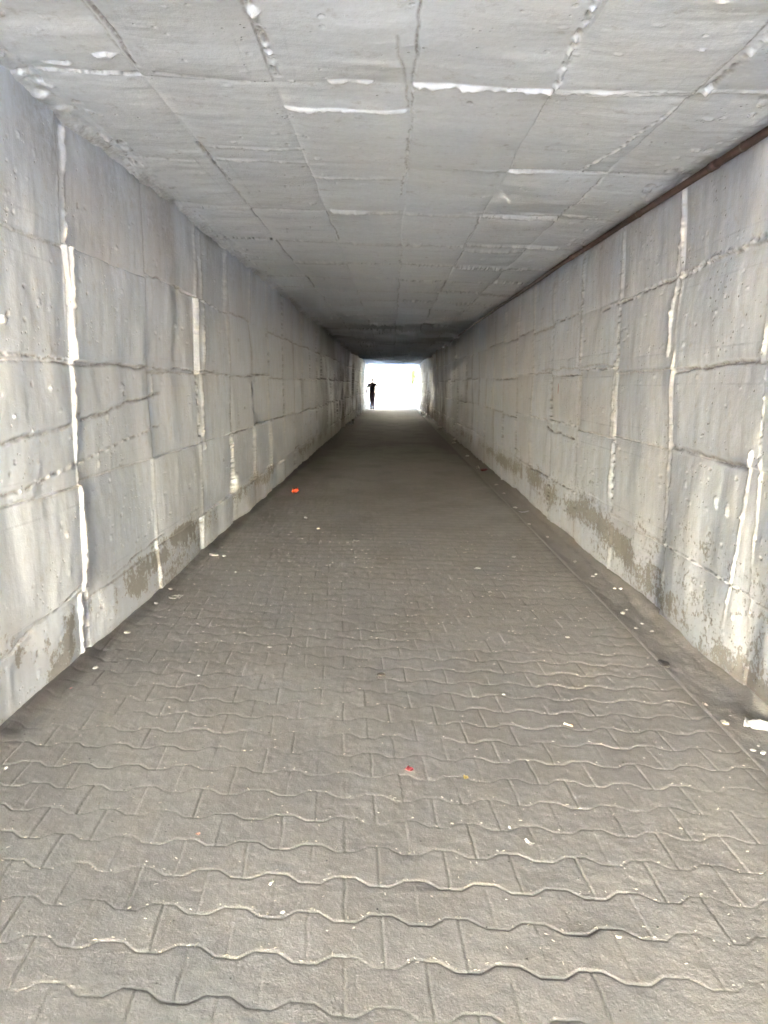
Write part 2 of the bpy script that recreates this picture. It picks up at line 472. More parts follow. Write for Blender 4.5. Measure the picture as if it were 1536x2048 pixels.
for _ in range(330):
    u = 2.3 + 16 * r.random() ** 1.7; vv = r.uniform(-1.6, 1.6); q = r.uniform(.005, .015)
    if r.random() < .45: SC.blob(u, vv, q, q, -r.uniform(.003, .007), dirt=r.choice([0, .5, .9]))
    else: SC.blob(u, vv, q * 1.3, q * 2, r.uniform(.002, .006), lime=r.choice([0, 0, 0, .5]))
for _ in range(420):                                 # crumbling mortar where the ceiling meets the walls
    u = 2.6 + 18 * r.random() ** 1.3; sgn = r.choice([-1, 1], p=[.65, .35]); q = r.uniform(.008, .03)
    SC.blob(u, sgn * (1.60 - abs(r.normal(0, .07))), q * 1.4, q, r.uniform(-.012, .016), lime=r.choice([0, .3, .9]), dirt=r.choice([0, .7]))
edge = np.maximum(sstep(-1.50, -1.62, V), sstep(1.54, 1.66, V))
SC.dirt = np.maximum(SC.dirt, edge * np.clip(.45 + .9 * fbm(U * 2.3, V * 4, 71, 3), 0, 1))
# fillet of mortar in the left corner
SC.h += .035 * sstep(-1.54, -1.66, V + .03 * vnoise(U * 4, 0, 77))
SC.h += .022 * np.maximum(sstep(-1.40, -1.60, V), .6 * sstep(1.50, 1.62, V)) * fbm(U * 7, V * 11, 79, 4, .6)
SC.soot = .75 * sstep(13, 20, U) * (1 - sstep(20, 25, U)) * np.clip(.55 + 1.5 * fbm(U * 1.0, V * .4, 81, 4), 0, 1)  # soot band that also paints mid-tunnel dimness into the ceiling
P = np.stack([V, U, ceil_z(V, U) - SC.h], -1)
ceil = grid_object('concrete_ceiling', P, M_ceil, SC.attrs(), flip=True)
tag(ceil, 'pale grey concrete ceiling of cast plates with white seams across it', 'ceiling')

# ------------------------------------------------------------------ paved floor
PER, ROW = .200, .150
yf = np.concatenate([np.arange(Y0, .5, .03), graded(.5, Y1 + 3, .00062, .09, .0022)])
xf = np.arange(-1.78, X_GUT + .001, .0032)
U, V = np.meshgrid(yf, xf, indexing='ij')
th = R(-3.9)
A = V * math.cos(th) - U * math.sin(th) + .10        # along a row
B = V * -math.sin(th) * -1 + U * math.cos(th)        # across the rows
B = U * math.cos(th) - V * math.sin(th)
B = B + .006 * fbm(U * 1.1, V * 1.1, 91, 2)
A = A + .006 * fbm(U * 1.3, V * 1.3, 93, 2)
def wave(a):                                         # trapezium wave, -1..1
    t = (a / PER) % 1.0
    tri = np.abs(t - .5) * 4 - 1
    return np.clip(tri * 2.5, -1, 1)
AMP = .0155
kr = np.round(B / ROW)
dist_row = np.full_like(U, 9.0); sgn_row = np.zeros_like(U)
row = np.zeros_like(U)
below = np.full_like(U, -1e9)
for dk in (-1, 0, 1):
    k = kr + dk
    sg = np.where(k % 2 == 0, 1.0, -1.0)
    jig = .006 * vnoise(k * .77, A * 2.5, 95) + .0025 * vnoise(k * 1.3, A * 9, 96)
    ln = k * ROW + AMP * sg * wave(A) + jig
    dd = B - ln
    m = np.abs(dd) < np.abs(dist_row)
    dist_row = np.where(m, dd, dist_row)
    row = np.where(dd >= 0, np.maximum(np.where(below > -1e8, row, k), k), np.where(below > -1e8, row, k - 1))
    below = np.where(dd >= 0, 1.0, below)
sgr = np.where(row % 2 == 0, 1.0, -1.0)
off = np.where(row % 2 == 0, 0.5, 0.0)               # joints fall where a row is widest
a2 = A / PER - off + .010 * vnoise(row * 3.1, 2, 97)
kb = np.round(a2)
dj = (a2 - kb) * PER
blk = np.floor(a2); blk_e = np.round(a2)
sp_u = np.gradient(yf)[:, None] * np.ones_like(U)
wj = np.maximum(.0030, sp_u * .75)
gr = np.exp(-(np.abs(dist_row) / (wj * 1.5)) ** 2)
gj = np.exp(-(np.abs(dj + .003 * vnoise(U * 14, V * 14, 113)) / np.maximum(.0036, sp_u * .3)) ** 2)
hsh = _val[(_perm[(row.astype(int) * 17) & 4095] + blk.astype(int) * 101) & 4095]
hs2 = _val[(_perm[(row.astype(int) * 29 + 7) & 4095] + blk.astype(int) * 53) & 4095]
hs3 = _val[(_perm[(row.astype(int) * 43 + 3) & 4095] + blk.astype(int) * 71) & 4095]
fade = 1 / (1 + (U.clip(0) / 5.5) ** 2.5)
jv = np.clip(.45 + .8 * vnoise(blk_e * 1.7, row * 2.3, 111) + .4 * vnoise(U * 9, V * 9, 112), .05, 1)
H = -.0029 * gr * (.22 + .78 * fade) - .0018 * gj * fade * jv
# chamfered edges and blocks that have settled unevenly
H -= .0004 * fade * np.exp(-np.abs(dist_row) / .010)
H += (.0009 * hsh + .005 * hs2 * (a2 - blk - .5) * PER + .006 * (hs3 - .12) * (B - (row + .5) * ROW)) * (.3 + .7 * fade)
fill = np.clip(.5 + .9 * fbm(U * 2.2, V * 2.2, 99, 3), 0, 1)      # sand fills some joints
H += .0030 * gr * fill * .9
H += .010 * fbm(U * .8, V * .9, 101, 3) + .0012 * fbm(U * 22, V * 22, 103, 3)
H += .022 * sstep(-1.52, -1.64, V + .03 * vnoise(U * 3.3, 0, 115) + .012 * vnoise(U * 13, 1, 116))
joint = np.clip(gr * (1 - .45 * fill) * (.25 + .75 * fade) + .75 * gj * fade * jv, 0, 1)
sand = fade * np.clip(np.exp(-((dist_row - .006) / .007) ** 2) * (fill - .60) * 1.6, 0, .5)
P = np.stack([V, U, H], -1)

t = NT('paver_concrete')
tone = t.attr('tone')
col = t.mix(tone, (.30, .278, .262), (.345, .321, .303))
big = t.noise(1.3, detail=5, rough=.6)
col = t.mix(t.ramp(big, .35, .68, 0, .55), col, (.275, .258, .24))
blu = t.noise(2.2, t.map(loc=(3, 5, 1)), detail=4)
col = t.mix(t.ramp(blu, .56, .66, 0, .45), col, (.272, .274, .27))
f = t.noise(160, detail=4, rough=.7)
col = t.mix(t.ramp(f, .32, .68, 0, .5), col, (.235, .219, .206))
mot = t.noise(16, detail=6, rough=.7)
col = t.mix(t.ramp(mot, .42, .66, 0, .4), col, (.36, .34, .315))
g2 = t.noise(55, detail=5, rough=.8)
col = t.mix(t.ramp(g2, .52, .70, 0, .4), col, (.195, .183, .17))
ed = t.attr('edge_dust')
col = t.mix(t.math('MULTIPLY', ed, t.ramp(t.noise(70, detail=3), .35, .6, 0, .8)), col, (.42, .40, .37))
jn = t.attr('joint')
col = t.mix(t.math('MULTIPLY', jn, .68), col, (.15, .14, .13))
sv = t.voro(21); sn = t.noise(7, detail=2)
sp = t.math('MULTIPLY', t.ramp(sv, .06, .10, 1, 0), t.ramp(sn, .5, .6))
col = t.mix(t.math('MULTIPLY', sp, .8), col, (.05, .045, .04))
grm_shade = t.attr('grime_and_shade')
col = t.mix(grm_shade, col, (.078, .068, .066))  # real grime plus painted loss of daylight darken the pavers
n = t.bump(f, .0018, 1)
n = t.bump(mot, .004, .6, n)
M_pave = t.done(col, .8, n, .10)

grime_and_shade = .5 * np.exp(-((V + 1.6) / .08) ** 2) + .22 * np.exp(-((V + 1.5) / .28) ** 2) * np.clip(.5 + fbm(U * 1.2, V * 1.2, 105, 3), 0, 1)
grime_and_shade += .25 * np.exp(-((V - X_GUT) / .05) ** 2)
grime_and_shade += .14 * sstep(.42, .70, fbm(U * 1.9, V * 2.4, 107, 5, .6) * .5 + .5)
grime_and_shade += (.80 * sstep(9.5, 19, U) + .22 * sstep(.9, 1.5, np.abs(V + .1)) * sstep(8, 13, U)) * (1 - .35 * sstep(27, 33, U))                      # fading daylight painted in with depth; dirt along the edges
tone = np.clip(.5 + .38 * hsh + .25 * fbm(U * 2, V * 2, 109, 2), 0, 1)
pave = grid_object('pavement', P, M_pave, dict(joint=joint, tone=tone, edge_dust=sand, grime_and_shade=np.clip(grime_and_shade, 0, .92)), flip=True)
pave['kind'] = 'structure'

# gutter strip along the right wall
yg = np.concatenate([np.arange(Y0, 1.8, .05), graded(1.8, Y1 + 3, .0011, .12, .004)])
xg = np.arange(X_GUT - .004, XR + .12, .006)
U, V = np.meshgrid(yg, xg, indexing='ij')
q = (V - X_GUT) / (XR - X_GUT)
H = -.006 - .022 * np.exp(-((q - .42) / .32) ** 2) + .035 * sstep(.75, 1.08, q + .08 * vnoise(U * 5, 0, 121))
H += .006 * fbm(U * 4, V * 8, 123, 4) + .004 * fbm(U * 18, V * 18, 125, 3)
H += -.012 * np.exp(-((q - .02) / .04) ** 2)
P = np.stack([V, U, H], -1)
t = NT('gutter_concrete')
col = t.mix(t.noise(3.5, detail=6, rough=.65), (.21, .193, .18), (.29, .27, .255))
col = t.mix(t.ramp(t.noise(60, detail=5, rough=.8), .5, .75, 0, .5), col, (.13, .115, .105))
col = t.mix(t.ramp(t.attr('edge'), 0, 1), col, (.27, .255, .235))
col = t.mix(t.ramp(t.noise(90, detail=2), .66, .70, 0, .6), col, (.36, .34, .32))
col = t.mix(t.attr('far_tone'), col, (.08, .066, .06))
M_gut = t.done(col, .75, t.bump(t.noise(70, detail=5, rough=.7), .006, .9), .35)
far_tone = sstep(8, 14, U) * .85  # gutter colour gets darker farther into the tunnel
edge = sstep(.80, .98, q + .1 * vnoise(U * 6, V * 9, 127)) * np.clip(.35 + .9 * fbm(U * 3, V * 3, 128, 3), 0, 1)
gut = grid_object('gutter', P, M_gut, dict(edge=edge, far_tone=far_tone), flip=True)
gut['kind'] = 'structure'

# ------------------------------------------------------------------ outside: ground, bank over the tunnel, portals, shrubs
t = NT('dry_ground')
col = t.mix(t.noise(.6, detail=6), (.30, .30, .295), (.36, .355, .345))
M_ground = t.done(col, .9, t.bump(t.noise(9, detail=6), .03, .6), .2)
bm = bmesh.new()
vs_ = [bm.verts.new(p) for p in ((-600, -600, -.06), (600, -600, -.06), (600, 600, -.06), (-600, 600, -.06))]
bm.faces.new(vs_)
g = bm_object('ground', bm, M_ground); g['kind'] = 'structure'

t = NT('bank_earth')
M_bank = t.done(t.mix(t.noise(.9, detail=7, rough=.65), (.16, .13, .09), (.10, .13, .05)), .95, t.bump(t.noise(6, detail=6), .1, .7), .2)
bm = bmesh.new()
prof = [(-26, -.1), (-1.95, -.1), (-1.95, 3.02), (1.95, 3.02), (1.95, -.1), (26, -.1), (16, 5.0), (-16, 5.0)]  # unseen bank; top height set for the shadow it throws beyond the exit
ya, yb = Y0 + .3, Y1 + .1
for ring in (prof,):
    a = [bm.verts.new((x, ya, z)) for x, z in ring]; b = [bm.verts.new((x, yb, z)) for x, z in ring]
    bm.faces.new(a); bm.faces.new(b[::-1])
    for i in range(len(ring)):
        j = (i + 1) % len(ring); bm.faces.new((a[j], a[i], b[i], b[j]))
bmesh.ops.recalc_face_normals(bm, faces=bm.faces)
bank = bm_object('embankment', bm, M_bank); bank['kind'] = 'structure'

t = NT('portal_concrete')
M_portal = t.done(t.mix(t.noise(2.5, detail=6, rough=.65), (.50, .42, .34), (.62, .54, .44)), .85, t.bump(t.noise(30, detail=6), .01, .7), .3)
def portal(y, sgn, label):
    """U-shaped collar with rounded top corners"""
    bm = bmesh.new()
    xi, zt, rad = 1.60, 2.60, .16
    inner = [(-xi, -.05)]
    for k in range(9):
        a = math.pi - k / 8 * math.pi / 2
        inner.append((-xi + rad + rad * math.cos(a), zt - rad + rad * math.sin(a)))
    for k in range(9):
        a = math.pi / 2 - k / 8 * math.pi / 2
        inner.append((xi - rad + rad * math.cos(a), zt - rad + rad * math.sin(a)))
    inner.append((xi, -.05))
    outer = [(-2.4, -.05)] + [(-2.4 + (4.8) * k / 17, 3.4) for k in range(18)] + [(2.4, -.05)]
    outer[1] = (-2.4, 3.4)
    y2 = y + .45 * sgn
    L = []
    for yy in (y, y2):
        L.append(([bm.verts.new((x, yy, z)) for x, z in inner], [bm.verts.new((x, yy, z)) for x, z in outer]))
    n = len(inner)
    for i in range(n - 1):
        bm.faces.new((L[0][0][i], L[0][0][i + 1], L[0][1][i + 1], L[0][1][i]))
        bm.faces.new((L[1][0][i], L[1][0][i + 1], L[1][1][i + 1], L[1][1][i]))
        bm.faces.new((L[0][0][i], L[0][0][i + 1], L[1][0][i + 1], L[1][0][i]))
        bm.faces.new((L[0][1][i], L[0][1][i + 1], L[1][1][i + 1], L[1][1][i]))
    bm.faces.new((L[0][0][0], L[0][1][0], L[1][1][0], L[1][0][0]))
    bm.faces.new((L[0][0][-1], L[0][1][-1], L[1][1][-1], L[1][0][-1]))
    bmesh.ops.recalc_face_normals(bm, faces=bm.faces)
    o = bm_object('portal_frame', bm, M_portal)
    return tag(o, label, 'portal frame')
portal(Y1 + .004, 1, 'pale concrete frame with rounded top corners round the bright far opening')
portal(Y0 - .004, -1, 'pale concrete frame round the entrance behind the camera')

# made-up slope beyond the far end, added to dim the exit light
t = NT('exit_dimmer_earth')
M_dimmer = t.done(t.mix(t.noise(.5, detail=7, rough=.65), (.17, .145, .105), (.18, .165, .12)), .95, t.bump(t.noise(3, detail=6), .2, .7), .1)
gx, gy = np.meshgrid(np.linspace(-60, 60, 61), np.linspace(Y1 + 14, Y1 + 60, 34), indexing='ij')
hz = -.1 + 14 * sstep(Y1 + 15, Y1 + 36, gy + 2 * vnoise(gx * .2, 0, 151)) + .8 * fbm(gx * .2, gy * .3, 153, 3) * sstep(Y1 + 16, Y1 + 22, gy)
dimmer = grid_object('exit_dimmer_slope', np.stack([gx, gy, hz], -1), M_dimmer); dimmer['kind'] = 'structure'

# ------------------------------------------------------------------ simple materials
def plain(name, c1, c2=None, rough=.7, scale=60, bump=.001, spec=.4):
    t = NT(name); f = t.noise(scale, detail=4, rough=.6)
    return t.done(t.mix(t.ramp(f, .35, .65), c1, c2 or tuple(v * .75 for v in c1)), rough, t.bump(f, bump, .7), spec)

# ------------------------------------------------------------------ rusty pipe under the ceiling on the right
M_pipe = plain('rusty_brown_paint', (.12, .068, .052), (.075, .045, .038), .6, 14, .002)
M_clip = plain('dull_steel', (.16, .13, .11), (.09, .06, .05), .5, 30, .001)
def tube(bm, pts, rad, seg=10):
    rings = []
    for i, p in enumerate(pts):
        a = pts[max(i - 1, 0)]; b = pts[min(i + 1, len(pts) - 1)]
        d = (Vector(b) - Vector(a)).normalized()
        x = d.cross(Vector((0, 0, 1))); x = x.normalized() if x.length > .01 else Vector((1, 0, 0)); z = x.cross(d)
        rr = rad[i] if isinstance(rad, (list, tuple)) else rad
        rings.append([bm.verts.new(Vector(p) + rr * (math.cos(t) * x + math.sin(t) * z)) for t in [2 * math.pi * k / seg for k in range(seg)]])
    for r0, r1 in zip(rings, rings[1:]):
        for k in range(seg): bm.faces.new((r0[k], r0[(k + 1) % seg], r1[(k + 1) % seg], r1[k]))
    bm.faces.new(rings[0][::-1]); bm.faces.new(rings[-1])
def pipe_c(y):
    return Vector((XR - .038 + .006 * float(vnoise(y * .7, 0, 7)), y, float(ceil_z(XR - .04, y)) - .040 + .008 * float(vnoise(y * .5, 3, 9))))
pipe = bpy.data.objects.new('conduit_pipe', None); link(pipe); pipe.location = (XR, 12, 2.5)
tag(pipe, 'rusty brown pipe running along the top of the right wall under the ceiling', 'pipe')
inv = Matrix.Translation(-pipe.location)
bm = bmesh.new(); tube(bm, [pipe_c(Y0 + .2 + k * .2) for k in range(int((30 - Y0) / .2))], .020, 14)
bm.transform(inv); bm_object('pipe_run', bm, M_pipe, pipe, True)
for k in range(11):
    y = 1.0 + 3.05 * k
    if y > 29: break
    bm = bmesh.new(); tube(bm, [pipe_c(y - .04), pipe_c(y + .04)], .0235, 14); bm.transform(inv)
    bm_object('coupling', bm, M_pipe, pipe, True)
for k in range(20):
    y = 2.2 + 1.52 * k
    if y > 29: break
    bm = bmesh.new(); c = pipe_c(y)
    tube(bm, [c + Vector((0, -.008, 0)), c + Vector((0, .008, 0))], .0225, 14)
    bmesh.ops.create_cube(bm, size=1, matrix=Matrix.Translation(c + Vector((.022, 0, .022))) @ Matrix.Diagonal((.02, .016, .05, 1)))
    bm.transform(inv); bm_object('clip', bm, M_clip, pipe)

# ------------------------------------------------------------------ shrub beyond the far end
M_leaf = plain('leaf_green', (.21, .205, .06), (.15, .15, .04), .5, 5)
M_stem = plain('stem_brown', (.10, .07, .045))
def shrub(x, y, z, h, rx, n, seed, label, name='leafy_shrub', lo=0.):
    rr = random.Random(seed)
    root = bpy.data.objects.new(name, None); link(root); root.location = (x, y, z); tag(root, label, 'shrub')
    bm = bmesh.new(); tips = []
    for k in range(7):
        a = rr.uniform(0, 6.28); rr2 = rx * rr.uniform(.2, .8)
        pts = [Vector((0, 0, -.05))]
        for j in range(1, 6):
            f = j / 5; pts.append(Vector((math.cos(a) * rr2 * f ** 1.3, math.sin(a) * rr2 * f ** 1.3, h * f * rr.uniform(.9, 1))))
        tube(bm, pts, [.03 * (1 - .14 * j) for j in range(6)], 6); tips += pts[1:]
    bm_object('stems', bm, M_stem, root)
    bm = bmesh.new()
    for _ in range(n):
        c = rr.choice([q for q in tips if q.z > lo * h]) + Vector((rr.gauss(0, rx * .3), rr.gauss(0, rx * .3), rr.gauss(0, h * .07)))
        d = Vector((rr.gauss(0, 1), rr.gauss(0, 1), rr.gauss(0, .7))).normalized(); e = d.orthogonal().normalized()
        l = rr.uniform(.04, .09)
        vv = [bm.verts.new(c + d * l), bm.verts.new(c + e * l * .4), bm.verts.new(c - d * l), bm.verts.new(c - e * l * .4 + Vector((0, 0, -.01)))]
        bm.faces.new(vv)
    bm_object('foliage', bm, M_leaf, root)
shrub(1.40, Y1 + 1.3, -.06, 2.35, .19, 1700, 3, 'yellow green leafy sapling standing outside beside the right edge of the bright opening', 'leafy_sapling', .62)
shrub(1.75, Y1 + 1.0, -.06, .38, .3, 700, 4, 'low pale green plant at the foot of the right side of the far opening', 'low_plant')

# ------------------------------------------------------------------ the person walking away at the far end
M_skin = plain('skin_brown', (.21, .12, .085), (.17, .095, .07), .55)
M_shirt = plain('plum_cotton', (.13, .10, .125), (.10, .08, .10), .85)
M_trous = plain('brown_cloth', (.14, .10, .11), (.11, .08, .09), .85)
M_hair = plain('black_hair', (.02, .016, .015))
M_shoe = plain('dark_leather', (.035, .028, .026))
def skin_mesh(name, chains, mat, parent, sub=2):
    """chains: lists of (point, radius x, radius y); equal points are welded; first chain starts at the root"""
    verts, rad, edges, key = [], [], [], {}
    for ch in chains:
        prev = None
        for p, rx, ry in ch:
            k = tuple(round(c, 4) for c in p)
            if k not in key: key[k] = len(verts); verts.append(p); rad.append((rx, ry))
            i = key[k]
            if prev is not None and prev != i: edges.append((prev, i))
            prev = i
    me = bpy.data.meshes.new(name); me.from_pydata(verts, edges, []); me.materials.append(mat)
    o = link(bpy.data.objects.new(name, me)); o.parent = parent
    m = o.modifiers.new('skin', 'SKIN')
    for i, rr in enumerate(rad):
        sv = me.skin_vertices[0].data[i]; sv.radius = rr; sv.use_root = (i == 0)
    m.use_smooth_shade = True
    sb = o.modifiers.new('smooth', 'SUBSURF'); sb.levels = sb.render_levels = sub
    return o
per = bpy.data.objects.new('person', None); link(per); per.location = (-1.13, 43.4, 0.010); per.scale = (1.08, 1.12, 1.05)
tag(per, 'person in a dark plum shirt walking at the bright far end of the tunnel', 'person')
pel = (0, 0, .93)
def leg(s, hip, knee, ank, toe):
    return [(pel, .13, .10), (hip, .095, .09), ((Vector(hip) * .5 + Vector(knee) * .5)[:], .078, .078), (knee, .058, .058),
            ((Vector(knee) * .62 + Vector(ank) * .38)[:], .056, .058), (ank, .036, .038), ((ank[0], ank[1], ank[2] - .05), .036, .04), (toe, .034, .022)]
legL = leg(-1, (-.085, 0, .88), (-.075, .17, .50), (-.07, .14, .10), (-.075, .30, .035))
legR = leg(1, (.085, 0, .88), (.070, -.10, .49), (.055, -.33, .16), (.06, -.25, .045))
shL, shR = (-.168, 0, 1.385), (.168, 0, 1.385)
armL = [((0, 0, 1.38), .105, .085), (shL, .062, .062), ((-.225, -.02, 1.26), .050, .052), ((-.262, -.03, 1.12), .044, .045), ((-.29, .0, 1.0), .036, .036), ((-.315, .04, .88), .028, .03), ((-.317, .05, .83), .022, .036)]
armR = [((0, 0, 1.38), .105, .085), (shR, .062, .062), ((.25, -.03, 1.27), .047, .05), ((.30, -.05, 1.14), .038, .04), ((.27, .08, 1.10), .036, .036), ((.20, .19, 1.12), .024, .026), ((.17, .225, 1.125), .022, .034)]
def fingers(w, d, side, palm):
    out = []
    w, d, side = Vector(w), Vector(d).normalized(), Vector(side).normalized()
    curl = d.cross(side)
    for i, (o, l) in enumerate(((-.027, .062), (-.009, .074), (.009, .07), (.026, .054))):
        b = w + d * .035 + side * o
        out.append([(w[:], palm[0], palm[1]), (b[:], .0095, .0095), ((b + d * l * .5 + curl * .006)[:], .0085, .0085), ((b + d * l * .85 + curl * .02)[:], .0072, .0072)])
    b = w + side * .036
    out.append([(w[:], palm[0], palm[1]), (b[:], .011, .011), ((b + side * .018 + d * .03)[:], .0095, .0095), ((b + side * .02 + d * .055)[:], .008, .008)])
    return out
hL = fingers((-.317, .05, .83), (0, .1, -1), (0, 1, .1), (.022, .036))
hR = fingers((.17, .225, 1.125), (-.8, .6, .05), (0, 0, 1), (.022, .034))
torso = [(pel, .13, .10), ((0, 0, 1.06), .125, .095), ((0, 0, 1.22), .145, .105), ((0, 0, 1.38), .105, .085), ((0, .01, 1.475), .052, .055), ((0, .02, 1.54), .058, .066),
         ((0, .03, 1.605), .074, .092), ((0, .025, 1.67), .070, .086), ((0, .02, 1.705), .045, .058)]
head = [[((0, .03, 1.605), .074, .092), ((0, .125, 1.595), .014, .017)],
        [((0, .03, 1.605), .074, .092), ((-.082, .02, 1.60), .010, .022)], [((0, .03, 1.605), .074, .092), ((.082, .02, 1.60), .010, .022)]]
skin_mesh('body', [torso, legL, legR, armL, armR] + hL + hR + head, M_skin, per)
skin_mesh('shirt', [[((0, 0, .89), .185, .14), ((0, 0, 1.06), .185, .14), ((0, 0, 1.22), .205, .15), ((0, 0, 1.385), .126, .102), ((0, .008, 1.435), .072, .072)],
                    [((0, 0, 1.385), .126, .102), (shL, .070, .072), ((-.222, -.02, 1.26), .070, .072), ((-.248, -.026, 1.15), .068, .07)],
                    [((0, 0, 1.385), .126, .102), (shR, .070, .072), ((.245, -.03, 1.27), .070, .072), ((.283, -.045, 1.17), .070, .07)]], M_shirt, per)
def tr(l): return [(l[0][0], .155, .122)] + [(l[i][0], l[i][1] + .036, l[i][2] + .030) for i in (1, 2, 3, 4)] + [(l[5][0], .050, .052)]
skin_mesh('trousers', [tr(legL), tr(legR)], M_trous, per)
skin_mesh('hair', [[((0, .012, 1.635), .082, .090), ((0, .008, 1.69), .076, .086), ((0, .012, 1.72), .050, .06)]], M_hair, per)
for l in (legL, legR):
    a, t_ = Vector(l[6][0]), Vector(l[7][0])
    skin_mesh('shoe', [[((a + Vector((0, -.03, -.005)))[:], .046, .048), ((a * .5 + t_ * .5)[:], .048, .036), ((t_ + Vector((0, .01, 0)))[:], .044, .030)]], M_shoe, per)

# ------------------------------------------------------------------ litter, each piece a thing of its own
M_white = plain('soiled_white', (.60, .585, .56), (.46, .44, .41), .6)
M_cream = plain('cream_scrap', (.50, .47, .42), (.36, .335, .30), .7)
M_film = plain('white_film', (.58, .59, .61), (.46, .47, .50), .25, 30, .001, .6)
M_blue = plain('blue_print', (.12, .20, .62), (.10, .16, .5), .35)
M_brownp = plain('brown_print', (.40, .24, .14), (.5, .34, .22), .4)
M_orange = plain('orange_film', (.85, .16, .05), (.7, .12, .04), .4)
M_pink = plain('pink_petal', (.55, .12, .14), (.42, .10, .12), .6)
M_yellow = plain('yellow_leaf', (.62, .47, .13), (.5, .32, .10), .6)
M_dark = plain('dark_stone', (.05, .045, .045), (.035, .03, .03), .8)
M_peach = plain('peach_scrap', (.72, .38, .26), (.6, .3, .2), .6)
M_red = plain('red_smear', (.42, .10, .09), (.33, .11, .10), .7)
def ground_z(x, y):
    if x > X_GUT:
        q = (x - X_GUT) / (XR - X_GUT)
        return float(-.006 - .022 * math.exp(-((q - .42) / .32) ** 2) + .035 * sstep(.75, 1.02, q))
    return .010 * float(fbm(y * .8, x * .9, 101, 3))
def flake(name, label, cat, x, y, l, w, mat, rz=0., curl=.25, seed=0, group=None, n=10, crumple=.12, th=.0012):
    """a torn scrap: irregular outline, curled and creased, with thickness"""
    rr = random.Random(seed * 7 + 1)
    bm = bmesh.new(); rings = []
    rim = [1 + rr.uniform(-.22, .16) for _ in range(n)]
    c = bm.verts.new((0, 0, 0))
    for ring in (.45, .8, 1.0):
        rings.append([bm.verts.new((math.cos(2 * math.pi * k / n) * l / 2 * ring * rim[k], math.sin(2 * math.pi * k / n) * w / 2 * ring * rim[k], 0)) for k in range(n)])
    for k in range(n): bm.faces.new((c, rings[0][k], rings[0][(k + 1) % n]))
    for a, b in zip(rings, rings[1:]):
        for k in range(n): bm.faces.new((a[k], b[k], b[(k + 1) % n], a[(k + 1) % n]))
    for v in bm.verts:
        v.co.z = curl * (v.co.x ** 2 + v.co.y ** 2) / max(l, w) * 2 + crumple * min(l, w) * rr.uniform(-.5, 1)
    bmesh.ops.solidify(bm, geom=bm.faces[:], thickness=th)
    lo = min(v.co.z for v in bm.verts)
    o = bm_object(name, bm, mat, smooth=False)
    o.location = (x, y, ground_z(x, y) - lo * .8 + .001); o.rotation_euler = (0, 0, rz)
    return tag(o, label, cat, group)
def stone(name, label, cat, x, y, size, mat, seed=0, group=None, flat=.6, sink=.34, asp=1.3):
    bm = bmesh.new(); bmesh.ops.create_icosphere(bm, subdivisions=2, radius=size / 2)
    for v in bm.verts:
        k = 1 + .35 * mnoise.noise(v.co * (2.2 / size) + Vector((seed * 3.1, 0, 0)))
        v.co = Vector((v.co.x * k * asp, v.co.y * k, v.co.z * k * flat))
    o = bm_object(name, bm, mat)
    o.location = (x, y, ground_z(x, y) + size * flat * (.5 - sink)); o.rotation_euler = (0, 0, seed * 1.3)
    return tag(o, label, cat, group)
def stub(name, label, cat, x, y, l, rad, mat, rz, tip=None):
    bm = bmesh.new(); tube(bm, [(-l / 2, 0, 0), (-l * .2, .001, .0008), (l * .2, 0, 0), (l / 2, .001, 0)], [rad, rad * 1.05, rad * .92, rad], 10)
    o = bm_object(name, bm, mat, smooth=True); o.location = (x, y, ground_z(x, y) + rad * 1.1); o.rotation_euler = (0, 0, rz)
    if tip:
        bm = bmesh.new(); tube(bm, [(l / 2, .001, 0), (l / 2 + l * .25, .001, 0)], [rad * 1.02, rad * .9], 10); bm_object('tip', bm, tip, o, True)
    return tag(o, label, cat)

# crumpled wrapper at the gutter edge
wr = bpy.data.objects.new('plastic_wrapper', None); link(wr); wr.location = (1.585, 2.99, ground_z(1.585, 2.99)); wr.rotation_euler = (0, 0, R(-28))
tag(wr, 'crumpled white plastic wrapper with blue and brown print in the gutter at the right edge', 'wrapper')
bm = bmesh.new(); rr = random.Random(5); NX, NY = 22, 12
gv = [[None] * NY for _ in range(NX)]
for i in range(NX):
    for j in range(NY):
        a, b = i / (NX - 1), j / (NY - 1)
        z = .012 + .020 * (1 + mnoise.noise(Vector((a * 4, b * 3, 1)))) * (4 * b * (1 - b)) ** .5 + .010 * abs(mnoise.noise(Vector((a * 11, b * 7, 4))))
        gv[i][j] = bm.verts.new(((a - .5) * .17 + .008 * mnoise.noise(Vector((b * 5, a * 3, 8))), (b - .5) * (.055 + .03 * a) + .006 * mnoise.noise(Vector((a * 6, 2, 3))), z - .010))
for i in range(NX - 1):
    for j in range(NY - 1): bm.faces.new((gv[i][j], gv[i + 1][j], gv[i + 1][j + 1], gv[i][j + 1]))
bmesh.ops.solidify(bm, geom=bm.faces[:], thickness=.001)
bm_object('film', bm, M_film, wr, True)
